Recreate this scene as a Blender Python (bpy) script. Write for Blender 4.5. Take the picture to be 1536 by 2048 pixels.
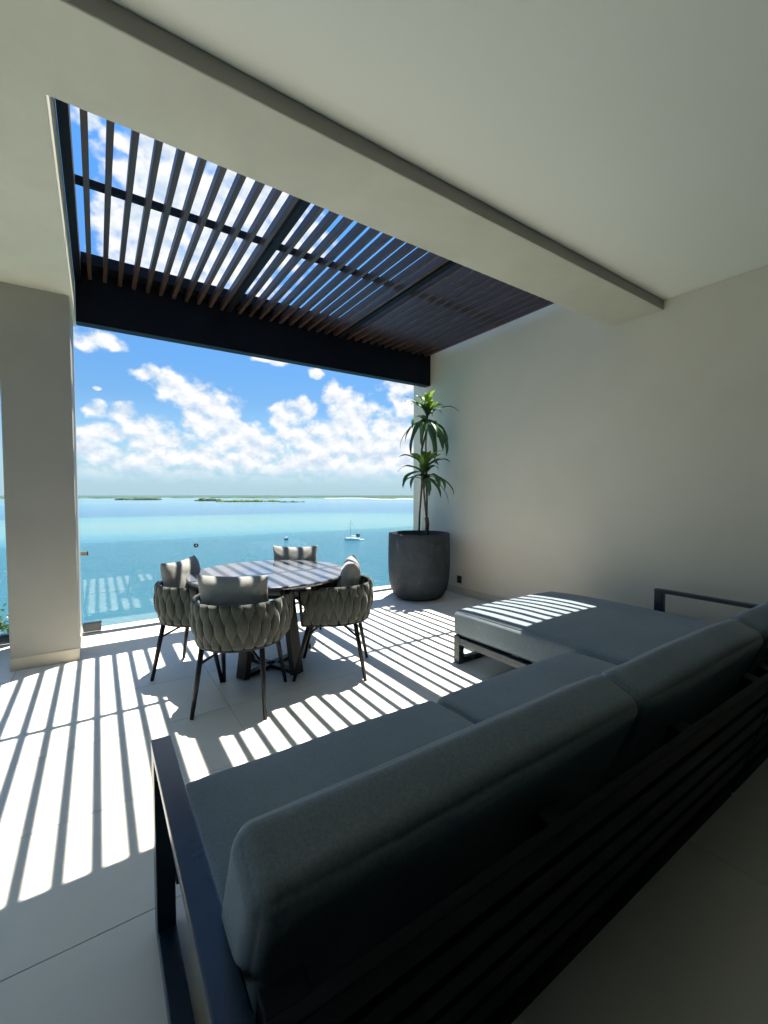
import bpy, bmesh, math, random
from mathutils import Vector, Matrix, noise
random.seed(7)
R = math.radians
sc = bpy.context.scene
for o in list(bpy.data.objects):
    bpy.data.objects.remove(o)
COL = sc.collection

# ------------------------------------------------------------------ camera
EYE = 1.35
cam_d = bpy.data.cameras.new('camera')
cam_d.sensor_fit = 'VERTICAL'; cam_d.sensor_height = 24.0
cam_d.lens = 854.24 / 2048 * 24
cam_d.clip_start = 0.02; cam_d.clip_end = 120000
cam = bpy.data.objects.new('camera', cam_d); COL.objects.link(cam)
cam.location = (0, 0, EYE)
cam.rotation_euler = (R(90 - 2.297), R(0.035), R(-33.837))
sc.camera = cam

# ------------------------------------------------------------------ light
SUN = Vector((0.213, 0.1316, 1.0)).normalized()          # towards the sun
SUN_EL = math.asin(SUN.z); SUN_AZ = math.atan2(SUN.x, SUN.y)
SUN_STRENGTH = 3.4
SKY_STRENGTH = 0.066
EXPOSURE = 2.24

sun_d = bpy.data.lights.new('sun', 'SUN')
sun_d.energy = SUN_STRENGTH; sun_d.angle = R(0.45); sun_d.color = (1.0, 0.955, 0.87)
sun = bpy.data.objects.new('sun', sun_d); COL.objects.link(sun)
sun.rotation_euler = (-SUN).to_track_quat('-Z', 'Y').to_euler()
sun.location = (6, 6, 12)

vs = sc.view_settings
vs.view_transform = 'Standard'; vs.look = 'None'; vs.gamma = 1.0; vs.exposure = EXPOSURE
vs.use_curve_mapping = False
sc.render.engine = 'CYCLES'
cy = sc.cycles
cy.use_denoising = True
cy.use_adaptive_sampling = True; cy.adaptive_threshold = 0.015; cy.adaptive_min_samples = 40
cy.max_bounces = 12; cy.diffuse_bounces = 7; cy.glossy_bounces = 4
cy.transparent_max_bounces = 16; cy.transmission_bounces = 6
cy.sample_clamp_indirect = 6.0
cy.caustics_reflective = False; cy.caustics_refractive = False
try:
    cy.denoiser = 'OPENIMAGEDENOISE'
except Exception:
    pass

# ---- world: Nishita sky with cumulus drawn in sky directions
CLOUDS = [(5.3, 13.8, 1.7, 0.9), (7.8, 12.9, 2.6, 1.6), (10.5, 11.7, 2.9, 2.0), (13.0, 10.7, 2.6, 2.3), (12.1, 9.2, 3.4, 1.9), (14.7, 7.5, 3.6, 2.1), (9.9, 9.3, 1.7, 1.2), (0.2, 9.3, 1.5, 0.9), (2.6, 9.3, 1.7, 1.1), (4.8, 8.1, 2.5, 1.5), (0.6, 6.7, 2.6, 1.2), (6.3, 6.2, 3.7, 1.6), (-0.6, 4.7, 2.7, 1.3), (10.6, 4.6, 5.1, 1.6), (3.4, 3.7, 4.5, 1.3), (17.7, 5.7, 3.7, 2.5), (15.9, 4.1, 5.4, 1.6), (21.4, 10.0, 2.4, 1.9), (23.6, 11.5, 1.4, 1.2), (22.8, 7.9, 3.1, 1.7), (25.4, 6.2, 3.9, 2.3), (27.0, 13.4, 1.6, 1.6), (28.7, 12.0, 2.2, 2.3), (29.7, 9.8, 3.2, 3.2), (28.7, 6.9, 5.3, 2.9), (33.4, 8.9, 2.4, 2.3), (36.0, 8.6, 2.3, 2.2), (33.3, 5.6, 5.3, 2.6), (37.0, 5.6, 3.3, 2.6), (36.0, 13.8, 2.9, 1.1), (37.0, 11.7, 2.0, 1.5), (35.3, 12.4, 2.0, 0.9), (24.0, 3.9, 7.7, 1.7), (30.6, 3.0, 8.6, 1.6), (8.9, 2.1, 6.6, 0.7), (0.3, 2.0, 2.8, 0.8), (20.2, 1.8, 7.5, 0.8), (32.6, 1.7, 6.7, 0.9), (0.4, 16.6, 2.4, 1.0), (0.5, 12.1, 0.5, 0.3), (24.7, 15.5, 1.3, 0.7), (19.4, 16.7, 3.0, 0.5), (3.7, 34.6, 1.3, 0.7), (3.3, 32.2, 1.1, 0.9), (7.5, 35.0, 3.1, 1.5), (2.1, 28.5, 1.6, 1.4), (5.2, 27.5, 2.8, 2.7), (9.0, 31.7, 4.3, 2.9), (7.2, 24.7, 3.7, 1.9), (13.4, 31.3, 4.6, 3.1), (14.4, 26.9, 4.1, 2.4), (18.7, 32.9, 3.6, 1.7), (20.5, 29.5, 3.7, 1.9), (-0.4, 35.3, 1.2, 0.6)]
CLOUD_GAIN = 0.226

world = bpy.data.worlds.new('World'); sc.world = world; world.use_nodes = True
wt = world.node_tree; wt.nodes.clear()
world.cycles.sampling_method = 'MANUAL'; world.cycles.sample_map_resolution = 512


class NT:
    """small wrapper that adds nodes and links values"""
    def __init__(self, tree):
        self.t = tree
    def new(self, kind, **kw):
        n = self.t.nodes.new(kind)
        for k, v in kw.items():
            setattr(n, k, v)
        return n
    def put(self, sock, v):
        if isinstance(v, bpy.types.NodeSocket):
            self.t.links.new(v, sock)
        else:
            sock.default_value = v
    def math(self, op, a, b=None, c=None, clamp=False):
        n = self.new('ShaderNodeMath', operation=op, use_clamp=clamp)
        self.put(n.inputs[0], a)
        if b is not None: self.put(n.inputs[1], b)
        if c is not None: self.put(n.inputs[2], c)
        return n.outputs[0]
    def vmath(self, op, a, b=None, c=None):
        n = self.new('ShaderNodeVectorMath', operation=op)
        self.put(n.inputs[0], a)
        if b is not None: self.put(n.inputs[1], b)
        if c is not None: self.put(n.inputs[2], c)
        return n.outputs['Value'] if op in ('DOT_PRODUCT', 'LENGTH') else n.outputs[0]
    def ramp(self, v, stops, interp='LINEAR'):
        n = self.new('ShaderNodeValToRGB'); self.put(n.inputs[0], v)
        cr = n.color_ramp; cr.interpolation = interp
        while len(cr.elements) < len(stops): cr.elements.new(0.5)
        for e, (p, c) in zip(cr.elements, stops):
            e.position = p
            e.color = (*c, 1) if not isinstance(c, (int, float)) else (c, c, c, 1)
        return n.outputs[0]
    def mix(self, f, a, b, mode='MIX'):
        n = self.new('ShaderNodeMix', data_type='RGBA', blend_type=mode)
        self.put(n.inputs[0], f)
        self.put(n.inputs[6], a if isinstance(a, bpy.types.NodeSocket) else (*a, 1))
        self.put(n.inputs[7], b if isinstance(b, bpy.types.NodeSocket) else (*b, 1))
        return n.outputs[2]
    def smooth(self, v, lo, hi, a=0.0, b=1.0):
        n = self.new('ShaderNodeMapRange', interpolation_type='SMOOTHSTEP')
        self.put(n.inputs[0], v); n.inputs[1].default_value = lo; n.inputs[2].default_value = hi
        n.inputs[3].default_value = a; n.inputs[4].default_value = b
        return n.outputs[0]
    def lin(self, v, lo, hi, a=0.0, b=1.0):
        n = self.new('ShaderNodeMapRange'); n.clamp = True
        self.put(n.inputs[0], v); n.inputs[1].default_value = lo; n.inputs[2].default_value = hi
        n.inputs[3].default_value = a; n.inputs[4].default_value = b
        return n.outputs[0]
    def noise(self, vec, scale, detail=4.0, rough=0.5, dist=0.0):
        n = self.new('ShaderNodeTexNoise')
        if vec is not None: self.put(n.inputs['Vector'], vec)
        n.inputs['Scale'].default_value = scale; n.inputs['Detail'].default_value = detail
        n.inputs['Roughness'].default_value = rough; n.inputs['Distortion'].default_value = dist
        return n.outputs[0]


# cloud field group: input direction -> F (positive inside a cloud)
grp = bpy.data.node_groups.new('cloud_field', 'ShaderNodeTree')
grp.interface.new_socket('Direction', in_out='INPUT', socket_type='NodeSocketVector')
grp.interface.new_socket('Field', in_out='OUTPUT', socket_type='NodeSocketFloat')
grp.interface.new_socket('Billow', in_out='OUTPUT', socket_type='NodeSocketFloat')
g = NT(grp)
gi = g.new('NodeGroupInput'); go = g.new('NodeGroupOutput')
dirv = g.vmath('NORMALIZE', gi.outputs[0])
sx = g.new('ShaderNodeSeparateXYZ'); g.put(sx.inputs[0], dirv)
az = g.math('MULTIPLY', g.math('ARCTAN2', sx.outputs[0], sx.outputs[1]), 180 / math.pi)
el = g.math('MULTIPLY', g.math('ARCSINE', sx.outputs[2]), 180 / math.pi)
cb = g.new('ShaderNodeCombineXYZ'); g.put(cb.inputs[0], az); g.put(cb.inputs[1], el)
# wobble of the outline
wv = g.new('ShaderNodeTexNoise'); g.put(wv.inputs['Vector'], dirv)
wv.inputs['Scale'].default_value = 16; wv.inputs['Detail'].default_value = 2
wob = g.vmath('MULTIPLY', g.vmath('SUBTRACT', wv.outputs['Color'], (0.5, 0.5, 0.5)), (3.2, 2.2, 0))
ae = g.vmath('ADD', cb.outputs[0], wob)
mn = None
for (a, e, ra, re) in CLOUDS:
    grow = 1.16 if e < 20 else 1.9
    ra *= grow; re *= grow
    q = g.vmath('MULTIPLY_ADD', ae, (1 / ra, 1 / re, 0), (-a / ra, -e / re, 0))
    d2 = g.vmath('DOT_PRODUCT', q, q)
    mn = d2 if mn is None else g.math('MINIMUM', mn, d2)
blob = g.math('SUBTRACT', 1.0, g.math('MINIMUM', mn, 2.2))
# cumulus over the rest of the sky
low = g.noise(g.vmath('MULTIPLY', dirv, (1, 1, 1.6)), 3.4, 2.0, 0.5)
rest = g.math('MULTIPLY', g.math('SUBTRACT', low, 0.52), 5.0)
inview = g.math('MULTIPLY', g.smooth(az, -9, -3), g.smooth(az, 46, 40))
inview = g.math('MULTIPLY', inview, g.smooth(el, 44, 37))
rest = g.math('SUBTRACT', rest, g.math('MULTIPLY', inview, 4.0))
base = g.math('MAXIMUM', blob, rest)
billow = g.noise(g.vmath('MULTIPLY', dirv, (1, 1, 1.35)), 28, 7.0, 0.53, 0.0)
fld = g.math('ADD', base, g.math('MULTIPLY', g.math('SUBTRACT', billow, 0.5), 2.7))
g.put(go.inputs[0], fld); g.put(go.inputs[1], billow)

w = NT(wt)
tc = w.new('ShaderNodeTexCoord')
D = tc.outputs['Generated']
sky = w.new('ShaderNodeTexSky', sky_type='NISHITA', sun_disc=False)
sky.sun_elevation = SUN_EL; sky.sun_rotation = SUN_AZ
sky.altitude = 20; sky.air_density = 1.0; sky.dust_density = 0.1; sky.ozone_density = 3.0
hs = w.new('ShaderNodeHueSaturation'); hs.inputs['Saturation'].default_value = 1.27; hs.inputs['Value'].default_value = 0.72
w.put(hs.inputs['Color'], sky.outputs[0])
szd = w.new('ShaderNodeSeparateXYZ'); w.put(szd.inputs[0], D)
w.put(hs.inputs['Value'], w.lin(szd.outputs[2], 0.2, 0.65, 0.475, 0.87))
n1 = w.new('ShaderNodeGroup'); n1.node_tree = grp; w.put(n1.inputs[0], D)
off = w.vmath('ADD', D, (0.005, -0.002, 0.016))
F1 = n1.outputs[0]
bil2 = w.noise(w.vmath('MULTIPLY', off, (1, 1, 1.35)), 28, 3.0, 0.53, 0.0)
sz = w.new('ShaderNodeSeparateXYZ'); w.put(sz.inputs[0], D)
dens = w.smooth(F1, -0.12, 0.85)
fade = w.smooth(sz.outputs[2], 0.008, 0.07)
dens = w.math('MULTIPLY', dens, fade)
lit = w.lin(w.math('SUBTRACT', n1.outputs[1], bil2), -0.20, 0.17)
thick = w.smooth(F1, 0.7, 2.2)
shade = w.math('SUBTRACT', w.math('ADD', 0.56, w.math('MULTIPLY', lit, 0.52)), w.math('MULTIPLY', thick, 0.12))
ccol = w.mix(w.lin(shade, 0.5, 1.05), (0.56, 0.69, 0.84), (1.0, 0.995, 0.985))
ccol = w.vmath('SCALE', ccol); ccol.node.inputs['Scale'].default_value = CLOUD_GAIN / SKY_STRENGTH
# moist air whitens the lowest degrees of the sky
moist = w.smooth(sz.outputs[2], 0.0, 0.20, 0.85, 0.0)
air = tuple(q / SKY_STRENGTH for q in (0.098, 0.154, 0.190))
ccol = w.mix(w.smooth(sz.outputs[2], 0.0, 0.085, 0.9, 0.0), ccol, air)
clear = w.mix(moist, hs.outputs[0], tuple(q / SKY_STRENGTH for q in (0.076, 0.128, 0.165)))
skyc = w.mix(dens, clear, ccol)
bg = w.new('ShaderNodeBackground'); w.put(bg.inputs[0], skyc); bg.inputs[1].default_value = SKY_STRENGTH
wo = w.new('ShaderNodeOutputWorld'); w.put(wo.inputs[0], bg.outputs[0])

# ------------------------------------------------------------------ materials
MATS = {}


def mat(name):
    m = bpy.data.materials.new(name); m.use_nodes = True
    t = m.node_tree; t.nodes.clear()
    n = NT(t)
    p = n.new('ShaderNodeBsdfPrincipled'); o = n.new('ShaderNodeOutputMaterial')
    t.links.new(p.outputs[0], o.inputs[0])
    MATS[name] = m
    return n, p, o


def bump(n, p, h, strength, dist):
    b = n.new('ShaderNodeBump'); b.inputs['Strength'].default_value = strength
    b.inputs['Distance'].default_value = dist
    n.put(b.inputs['Height'], h); n.put(p.inputs['Normal'], b.outputs[0])
    return b


def plain(name, c1, c2, scale=3.0, rough=0.6, spec=0.5, metal=0.0, bstr=0.0, bscale=60, bdist=0.004, detail=5, lo=0.35, hi=0.65):
    n, p, o = mat(name)
    t = n.new('ShaderNodeTexCoord'); v = t.outputs['Object']
    f = n.noise(v, scale, detail, 0.6)
    n.put(p.inputs['Base Color'], n.ramp(f, [(lo, c1), (hi, c2)]))
    p.inputs['Roughness'].default_value = rough
    p.inputs['Specular IOR Level'].default_value = spec
    p.inputs['Metallic'].default_value = metal
    if bstr:
        bump(n, p, n.noise(v, bscale, 4, 0.6), bstr, bdist)
    return n, p, o


def world_plain(name, c1, c2, scale, rough, spec=0.4, bstr=0.1, bscale=25, bdist=0.003, stops=None):
    n, p, o = mat(name)
    t = n.new('ShaderNodeNewGeometry'); v = t.outputs['Position']
    f = n.noise(v, scale, 7, 0.62, 0.4)
    n.put(p.inputs['Base Color'], n.ramp(f, [(0.3, c1), (0.7, c2)]))
    n.put(p.inputs['Roughness'], n.lin(f, 0.3, 0.7, rough - 0.06, rough + 0.08))
    p.inputs['Specular IOR Level'].default_value = spec
    bump(n, p, n.noise(v, bscale, 5, 0.65), bstr, bdist)
    return n, p, o


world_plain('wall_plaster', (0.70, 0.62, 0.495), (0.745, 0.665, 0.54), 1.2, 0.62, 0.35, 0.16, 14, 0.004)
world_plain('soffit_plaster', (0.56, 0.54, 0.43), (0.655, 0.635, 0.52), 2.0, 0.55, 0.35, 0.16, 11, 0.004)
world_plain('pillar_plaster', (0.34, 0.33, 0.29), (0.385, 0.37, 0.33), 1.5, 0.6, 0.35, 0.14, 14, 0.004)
world_plain('beam_shade_tone', (0.32, 0.31, 0.275), (0.37, 0.355, 0.32), 1.5, 0.6, 0.35, 0.1, 14, 0.003)  # beam plaster with the shade of its near face mixed into the colour
world_plain('ceiling_paint', (0.90, 0.91, 0.815), (0.92, 0.93, 0.84), 0.9, 0.8, 0.2, 0.05, 30, 0.002)
world_plain('dark_back', (0.045, 0.045, 0.04), (0.06, 0.06, 0.055), 1.0, 0.5, 0.4, 0.03, 10, 0.002)

# floor tile: porcelain with faint clouding and short veins, every tile a slightly different cut
n, p, o = mat('floor_tile')
geo = n.new('ShaderNodeNewGeometry'); oi = n.new('ShaderNodeObjectInfo')
rv = n.new('ShaderNodeCombineXYZ'); n.put(rv.inputs[2], n.math('MULTIPLY', oi.outputs['Random'], 40.0))
v = n.vmath('ADD', geo.outputs['Position'], rv.outputs[0])
f1 = n.noise(v, 2.2, 8, 0.62, 0.6)
f2 = n.noise(n.vmath('MULTIPLY', v, (1.2, 4.0, 1.0)), 3.0, 6, 0.6, 1.2)
vein = n.smooth(n.math('ABSOLUTE', n.math('SUBTRACT', f2, 0.5)), 0.0, 0.012, 0.985, 1.0)
c = n.ramp(f1, [(0.32, (0.69, 0.665, 0.585)), (0.68, (0.725, 0.70, 0.625))])
c = n.mix(1.0, c, n.vmath('SCALE', (1, 1, 1)), 'MULTIPLY') if False else c
tone = n.lin(oi.outputs['Random'], 0, 1, 0.97, 1.02)
cs = n.new('ShaderNodeVectorMath', operation='SCALE'); n.put(cs.inputs[0], c)
n.put(cs.inputs['Scale'], n.math('MULTIPLY', vein, tone))
n.put(p.inputs['Base Color'], cs.outputs[0])
n.put(p.inputs['Roughness'], n.lin(f1, 0.3, 0.7, 0.47, 0.51)); p.inputs['Specular IOR Level'].default_value = 0.45
bump(n, p, n.noise(v, 12, 3, 0.5), 0.03, 0.002)

plain('grout', (0.58, 0.56, 0.50), (0.63, 0.61, 0.55), 8, 0.85, 0.2)
plain('skirting', (0.52, 0.47, 0.36), (0.58, 0.53, 0.42), 3, 0.5, 0.4)


def wood(name, c1, c2, axis_scale, rough=0.42, spec=0.5):
    n, p, o = mat(name)
    t = n.new('ShaderNodeTexCoord'); oi = n.new('ShaderNodeObjectInfo')
    rv = n.new('ShaderNodeCombineXYZ'); n.put(rv.inputs[0], n.math('MULTIPLY', oi.outputs['Random'], 30.0))
    v = n.vmath('ADD', n.vmath('MULTIPLY', t.outputs['Object'], axis_scale), rv.outputs[0])
    f = n.noise(v, 5, 6, 0.6, 0.8)
    c = n.ramp(f, [(0.3, c1), (0.7, c2)])
    cs = n.new('ShaderNodeVectorMath', operation='SCALE'); n.put(cs.inputs[0], c)
    n.put(cs.inputs['Scale'], n.lin(oi.outputs['Random'], 0, 1, 0.8, 1.2))
    n.put(p.inputs['Base Color'], cs.outputs[0])
    p.inputs['Roughness'].default_value = rough; p.inputs['Specular IOR Level'].default_value = spec
    bump(n, p, f, 0.12, 0.002)


wood('slat_wood', (0.038, 0.021, 0.017), (0.072, 0.043, 0.034), (9, 0.7, 9))
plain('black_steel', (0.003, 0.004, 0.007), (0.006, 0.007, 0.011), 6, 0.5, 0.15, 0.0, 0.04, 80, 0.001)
plain('charcoal_metal', (0.010, 0.020, 0.032), (0.014, 0.027, 0.042), 9, 0.27, 0.6, 0.0, 0.05, 120, 0.0008)
plain('chair_metal', (0.005, 0.006, 0.008), (0.009, 0.010, 0.012), 9, 0.45, 0.3, 0.0, 0.05, 120, 0.0008)


def fabric(name, c1, c2, weave=330, rough=0.9, sheen=0.25, bstr=0.35):
    n, p, o = mat(name)
    t = n.new('ShaderNodeTexCoord'); v = t.outputs['Object']
    big = n.noise(v, 3.0, 4, 0.6)
    fine = n.noise(v, weave, 2, 0.7)
    mel = n.noise(n.vmath('MULTIPLY', v, (1, 1, 0.35)), weave * 0.45, 2, 0.7)
    f = n.math('ADD', n.math('MULTIPLY', big, 0.3), n.math('ADD', n.math('MULTIPLY', fine, 0.3), n.math('MULTIPLY', mel, 0.4)))
    n.put(p.inputs['Base Color'], n.ramp(f, [(0.36, c1), (0.64, c2)]))
    p.inputs['Roughness'].default_value = rough; p.inputs['Specular IOR Level'].default_value = 0.2
    p.inputs['Sheen Weight'].default_value = sheen; p.inputs['Sheen Roughness'].default_value = 0.45
    wrinkle = n.noise(v, 7.0, 3, 0.5)
    bump(n, p, n.math('ADD', n.math('MULTIPLY', fine, 0.12), wrinkle), bstr, 0.006)


fabric('sofa_fabric', (0.135, 0.166, 0.184), (0.222, 0.263, 0.286))
fabric('strap_fabric', (0.046, 0.052, 0.044), (0.088, 0.095, 0.082), 700, bstr=0.15)
fabric('pillow_fabric', (0.19, 0.19, 0.18), (0.275, 0.275, 0.26), 600, bstr=0.6)
fabric('seat_fabric', (0.16, 0.165, 0.16), (0.22, 0.225, 0.215), 600)

# table top: dark stone with satin gloss
n, p, o = mat('table_stone')
t = n.new('ShaderNodeTexCoord')
f = n.noise(t.outputs['Object'], 6, 8, 0.65, 0.8)
n.put(p.inputs['Base Color'], n.ramp(f, [(0.3, (0.075, 0.08, 0.095)), (0.7, (0.125, 0.13, 0.15))]))
n.put(p.inputs['Roughness'], n.lin(f, 0.3, 0.7, 0.10, 0.17)); p.inputs['Specular IOR Level'].default_value = 0.9

# planter: dark fibre cement with pale bloom
n, p, o = mat('planter_cement')
t = n.new('ShaderNodeTexCoord'); v = t.outputs['Object']
f = n.noise(v, 5, 8, 0.7, 0.5); f2 = n.noise(n.vmath('MULTIPLY', v, (3, 3, 0.8)), 6, 6, 0.7)
c = n.ramp(f, [(0.3, (0.016, 0.022, 0.030)), (0.75, (0.042, 0.053, 0.066))])
c = n.mix(n.smooth(f2, 0.56, 0.74, 0, 0.55), c, (0.16, 0.165, 0.165))
n.put(p.inputs['Base Color'], c); p.inputs['Roughness'].default_value = 0.72
bump(n, p, n.noise(v, 40, 6, 0.7), 0.25, 0.004)
plain('soil', (0.03, 0.022, 0.016), (0.06, 0.045, 0.03), 30, 0.95, 0.1, 0, 0.8, 40, 0.02)
plain('bark', (0.09, 0.065, 0.045), (0.17, 0.13, 0.095), 25, 0.85, 0.2, 0, 0.6, 60, 0.004)


def leafmat(name, c1, c2, trans):
    n, p, o = mat(name)
    t = n.new('ShaderNodeTexCoord'); oi = n.new('ShaderNodeObjectInfo')
    f = n.noise(n.vmath('MULTIPLY', t.outputs['Object'], (30, 2, 2)), 1.5, 3, 0.5)
    k = n.math('ADD', n.math('MULTIPLY', f, 0.5), n.math('MULTIPLY', oi.outputs['Random'], 0.5))
    c = n.ramp(k, [(0.25, c1), (0.75, c2)])
    dry = n.math('MULTIPLY', n.smooth(n.noise(t.outputs['Object'], 9.0, 3, 0.6), 0.62, 0.72), n.smooth(oi.outputs['Random'], 0.45, 0.9))
    c = n.mix(n.math('MULTIPLY', dry, 0.75), c, (0.17, 0.11, 0.04))
    n.put(p.inputs['Base Color'], c); p.inputs['Roughness'].default_value = 0.38
    p.inputs['Specular IOR Level'].default_value = 0.5
    tr = n.new('ShaderNodeBsdfTranslucent'); n.put(tr.inputs[0], c)
    mx = n.new('ShaderNodeMixShader'); mx.inputs[0].default_value = trans
    n.put(mx.inputs[1], p.outputs[0]); n.put(mx.inputs[2], tr.outputs[0]); n.put(o.inputs[0], mx.outputs[0])


leafmat('leaf_dark', (0.042, 0.095, 0.034), (0.085, 0.165, 0.055), 0.3)
leafmat('leaf_young_sunlit', (0.19, 0.33, 0.04), (0.31, 0.45, 0.06), 0.42)  # lime of young leaves, with sunlight on them put into the colour
leafmat('tree_leaf', (0.035, 0.085, 0.02), (0.08, 0.15, 0.035), 0.25)
plain('mangrove', (0.035, 0.06, 0.03), (0.07, 0.10, 0.05), 0.05, 0.9, 0.1)
plain('mangrove_light', (0.07, 0.11, 0.035), (0.13, 0.17, 0.06), 0.05, 0.9, 0.1)
n, p, o = mat('far_land')
geo = n.new('ShaderNodeNewGeometry')
f = n.noise(n.vmath('MULTIPLY', geo.outputs['Position'], (0.0006, 0.0018, 0.002)), 1.0, 7, 0.62)
n.put(p.inputs['Base Color'], n.ramp(f, [(0.38, (0.030, 0.055, 0.042)), (0.52, (0.045, 0.08, 0.05)), (0.60, (0.09, 0.13, 0.09)), (0.66, (0.05, 0.08, 0.055))]))
p.inputs['Roughness'].default_value = 1.0; p.inputs['Specular IOR Level'].default_value = 0.0
plain('sand', (0.45, 0.42, 0.32), (0.58, 0.55, 0.44), 0.02, 0.95, 0.1)
plain('boat_white', (0.74, 0.75, 0.75), (0.82, 0.82, 0.81), 1.0, 0.35, 0.5)
plain('boat_blue', (0.03, 0.10, 0.16), (0.05, 0.14, 0.2), 1.0, 0.4, 0.5)
plain('boat_dark', (0.02, 0.025, 0.03), (0.04, 0.045, 0.05), 1.0, 0.5, 0.4)
plain('sail_cloth', (0.62, 0.61, 0.57), (0.72, 0.71, 0.68), 2.0, 0.9, 0.1)
plain('socket_black', (0.012, 0.012, 0.013), (0.018, 0.018, 0.02), 10, 0.4, 0.5)
plain('brass', (0.42, 0.33, 0.2), (0.5, 0.40, 0.25), 10, 0.4, 0.5, 0.6)
plain('ground_soil', (0.10, 0.12, 0.05), (0.2, 0.2, 0.11), 0.4, 0.95, 0.1)

# water: depth colours of the lagoon by place, ripples in the surface
n, p, o = mat('lagoon_water')
geo = n.new('ShaderNodeNewGeometry'); P = geo.outputs['Position']
dv = n.vmath('LENGTH', n.vmath('MULTIPLY', P, (1, 1, 0)))
ang = n.new('ShaderNodeSeparateXYZ'); n.put(ang.inputs[0], P)
# distance along a slightly slanted axis, with streaky sandbank noise
streak = n.noise(n.vmath('MULTIPLY', P, (0.0022, 0.007, 0)), 1.0, 5, 0.55, 0.6)
streak2 = n.noise(n.vmath('MULTIPLY', P, (0.0007, 0.004, 0)), 1.0, 4, 0.55, 0.4)
lg = n.math('LOGARITHM', dv, 10.0)
k = n.math('ADD', lg, n.math('MULTIPLY', n.math('SUBTRACT', streak, 0.5), 0.16))
k = n.math('ADD', k, n.math('MULTIPLY', n.math('SUBTRACT', streak2, 0.5), 0.20))
k = n.lin(k, 1.8, 3.8)
DEEP = (0.025, 0.103, 0.149); MID = (0.036, 0.100, 0.160); TURQ = (0.064, 0.165, 0.169); SANDY = (0.091, 0.173, 0.177)
wc = n.ramp(k, [(0.0, (0.021, 0.095, 0.130)), (0.20, (0.022, 0.096, 0.136)), (0.315, DEEP), (0.355, (0.036, 0.133, 0.177)), (0.375, TURQ), (0.43, SANDY),
                (0.475, TURQ), (0.51, MID), (0.60, (0.043, 0.121, 0.177)), (0.66, (0.051, 0.140, 0.190)), (0.72, (0.085, 0.165, 0.181)), (0.78, (0.062, 0.153, 0.198)), (0.9, (0.095, 0.194, 0.222)), (1.0, (0.058, 0.137, 0.181))])
n.put(p.inputs['Base Color'], wc)
p.inputs['Roughness'].default_value = 0.16; p.inputs['IOR'].default_value = 1.33
p.inputs['Specular IOR Level'].default_value = 0.28
r1 = n.noise(n.vmath('MULTIPLY', P, (0.35, 0.8, 1)), 1.0, 4, 0.6, 0.6)
r2 = n.noise(n.vmath('MULTIPLY', P, (0.05, 0.13, 1)), 1.0, 4, 0.6, 0.3)
bump(n, p, n.math('ADD', n.math('MULTIPLY', r1, 0.6), r2), 1.0, 1.0)

# clear glass
n, p, o = mat('clear_glass')
n.t.nodes.remove(p)
tr = n.new('ShaderNodeBsdfTransparent'); tr.inputs[0].default_value = (0.955, 0.985, 0.975, 1)
gl = n.new('ShaderNodeBsdfGlossy'); gl.inputs['Roughness'].default_value = 0.0; gl.inputs[0].default_value = (1, 1, 1, 1)
fr = n.new('ShaderNodeFresnel'); fr.inputs[0].default_value = 1.5
mx = n.new('ShaderNodeMixShader'); n.put(mx.inputs[0], fr.outputs[0])
n.put(mx.inputs[1], tr.outputs[0]); n.put(mx.inputs[2], gl.outputs[0]); n.put(o.inputs[0], mx.outputs[0])


# ------------------------------------------------------------------ mesh helpers
def tag(o, label=None, cat=None, group=None, kind=None):
    if label: o['label'] = label
    if cat: o['category'] = cat
    if group: o['group'] = group
    if kind: o['kind'] = kind
    return o


def empty(name, loc=(0, 0, 0), rz=0.0):
    o = bpy.data.objects.new(name, None); COL.objects.link(o)
    o.location = loc; o.rotation_euler = (0, 0, rz); o.empty_display_size = 0.1
    return o


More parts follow.
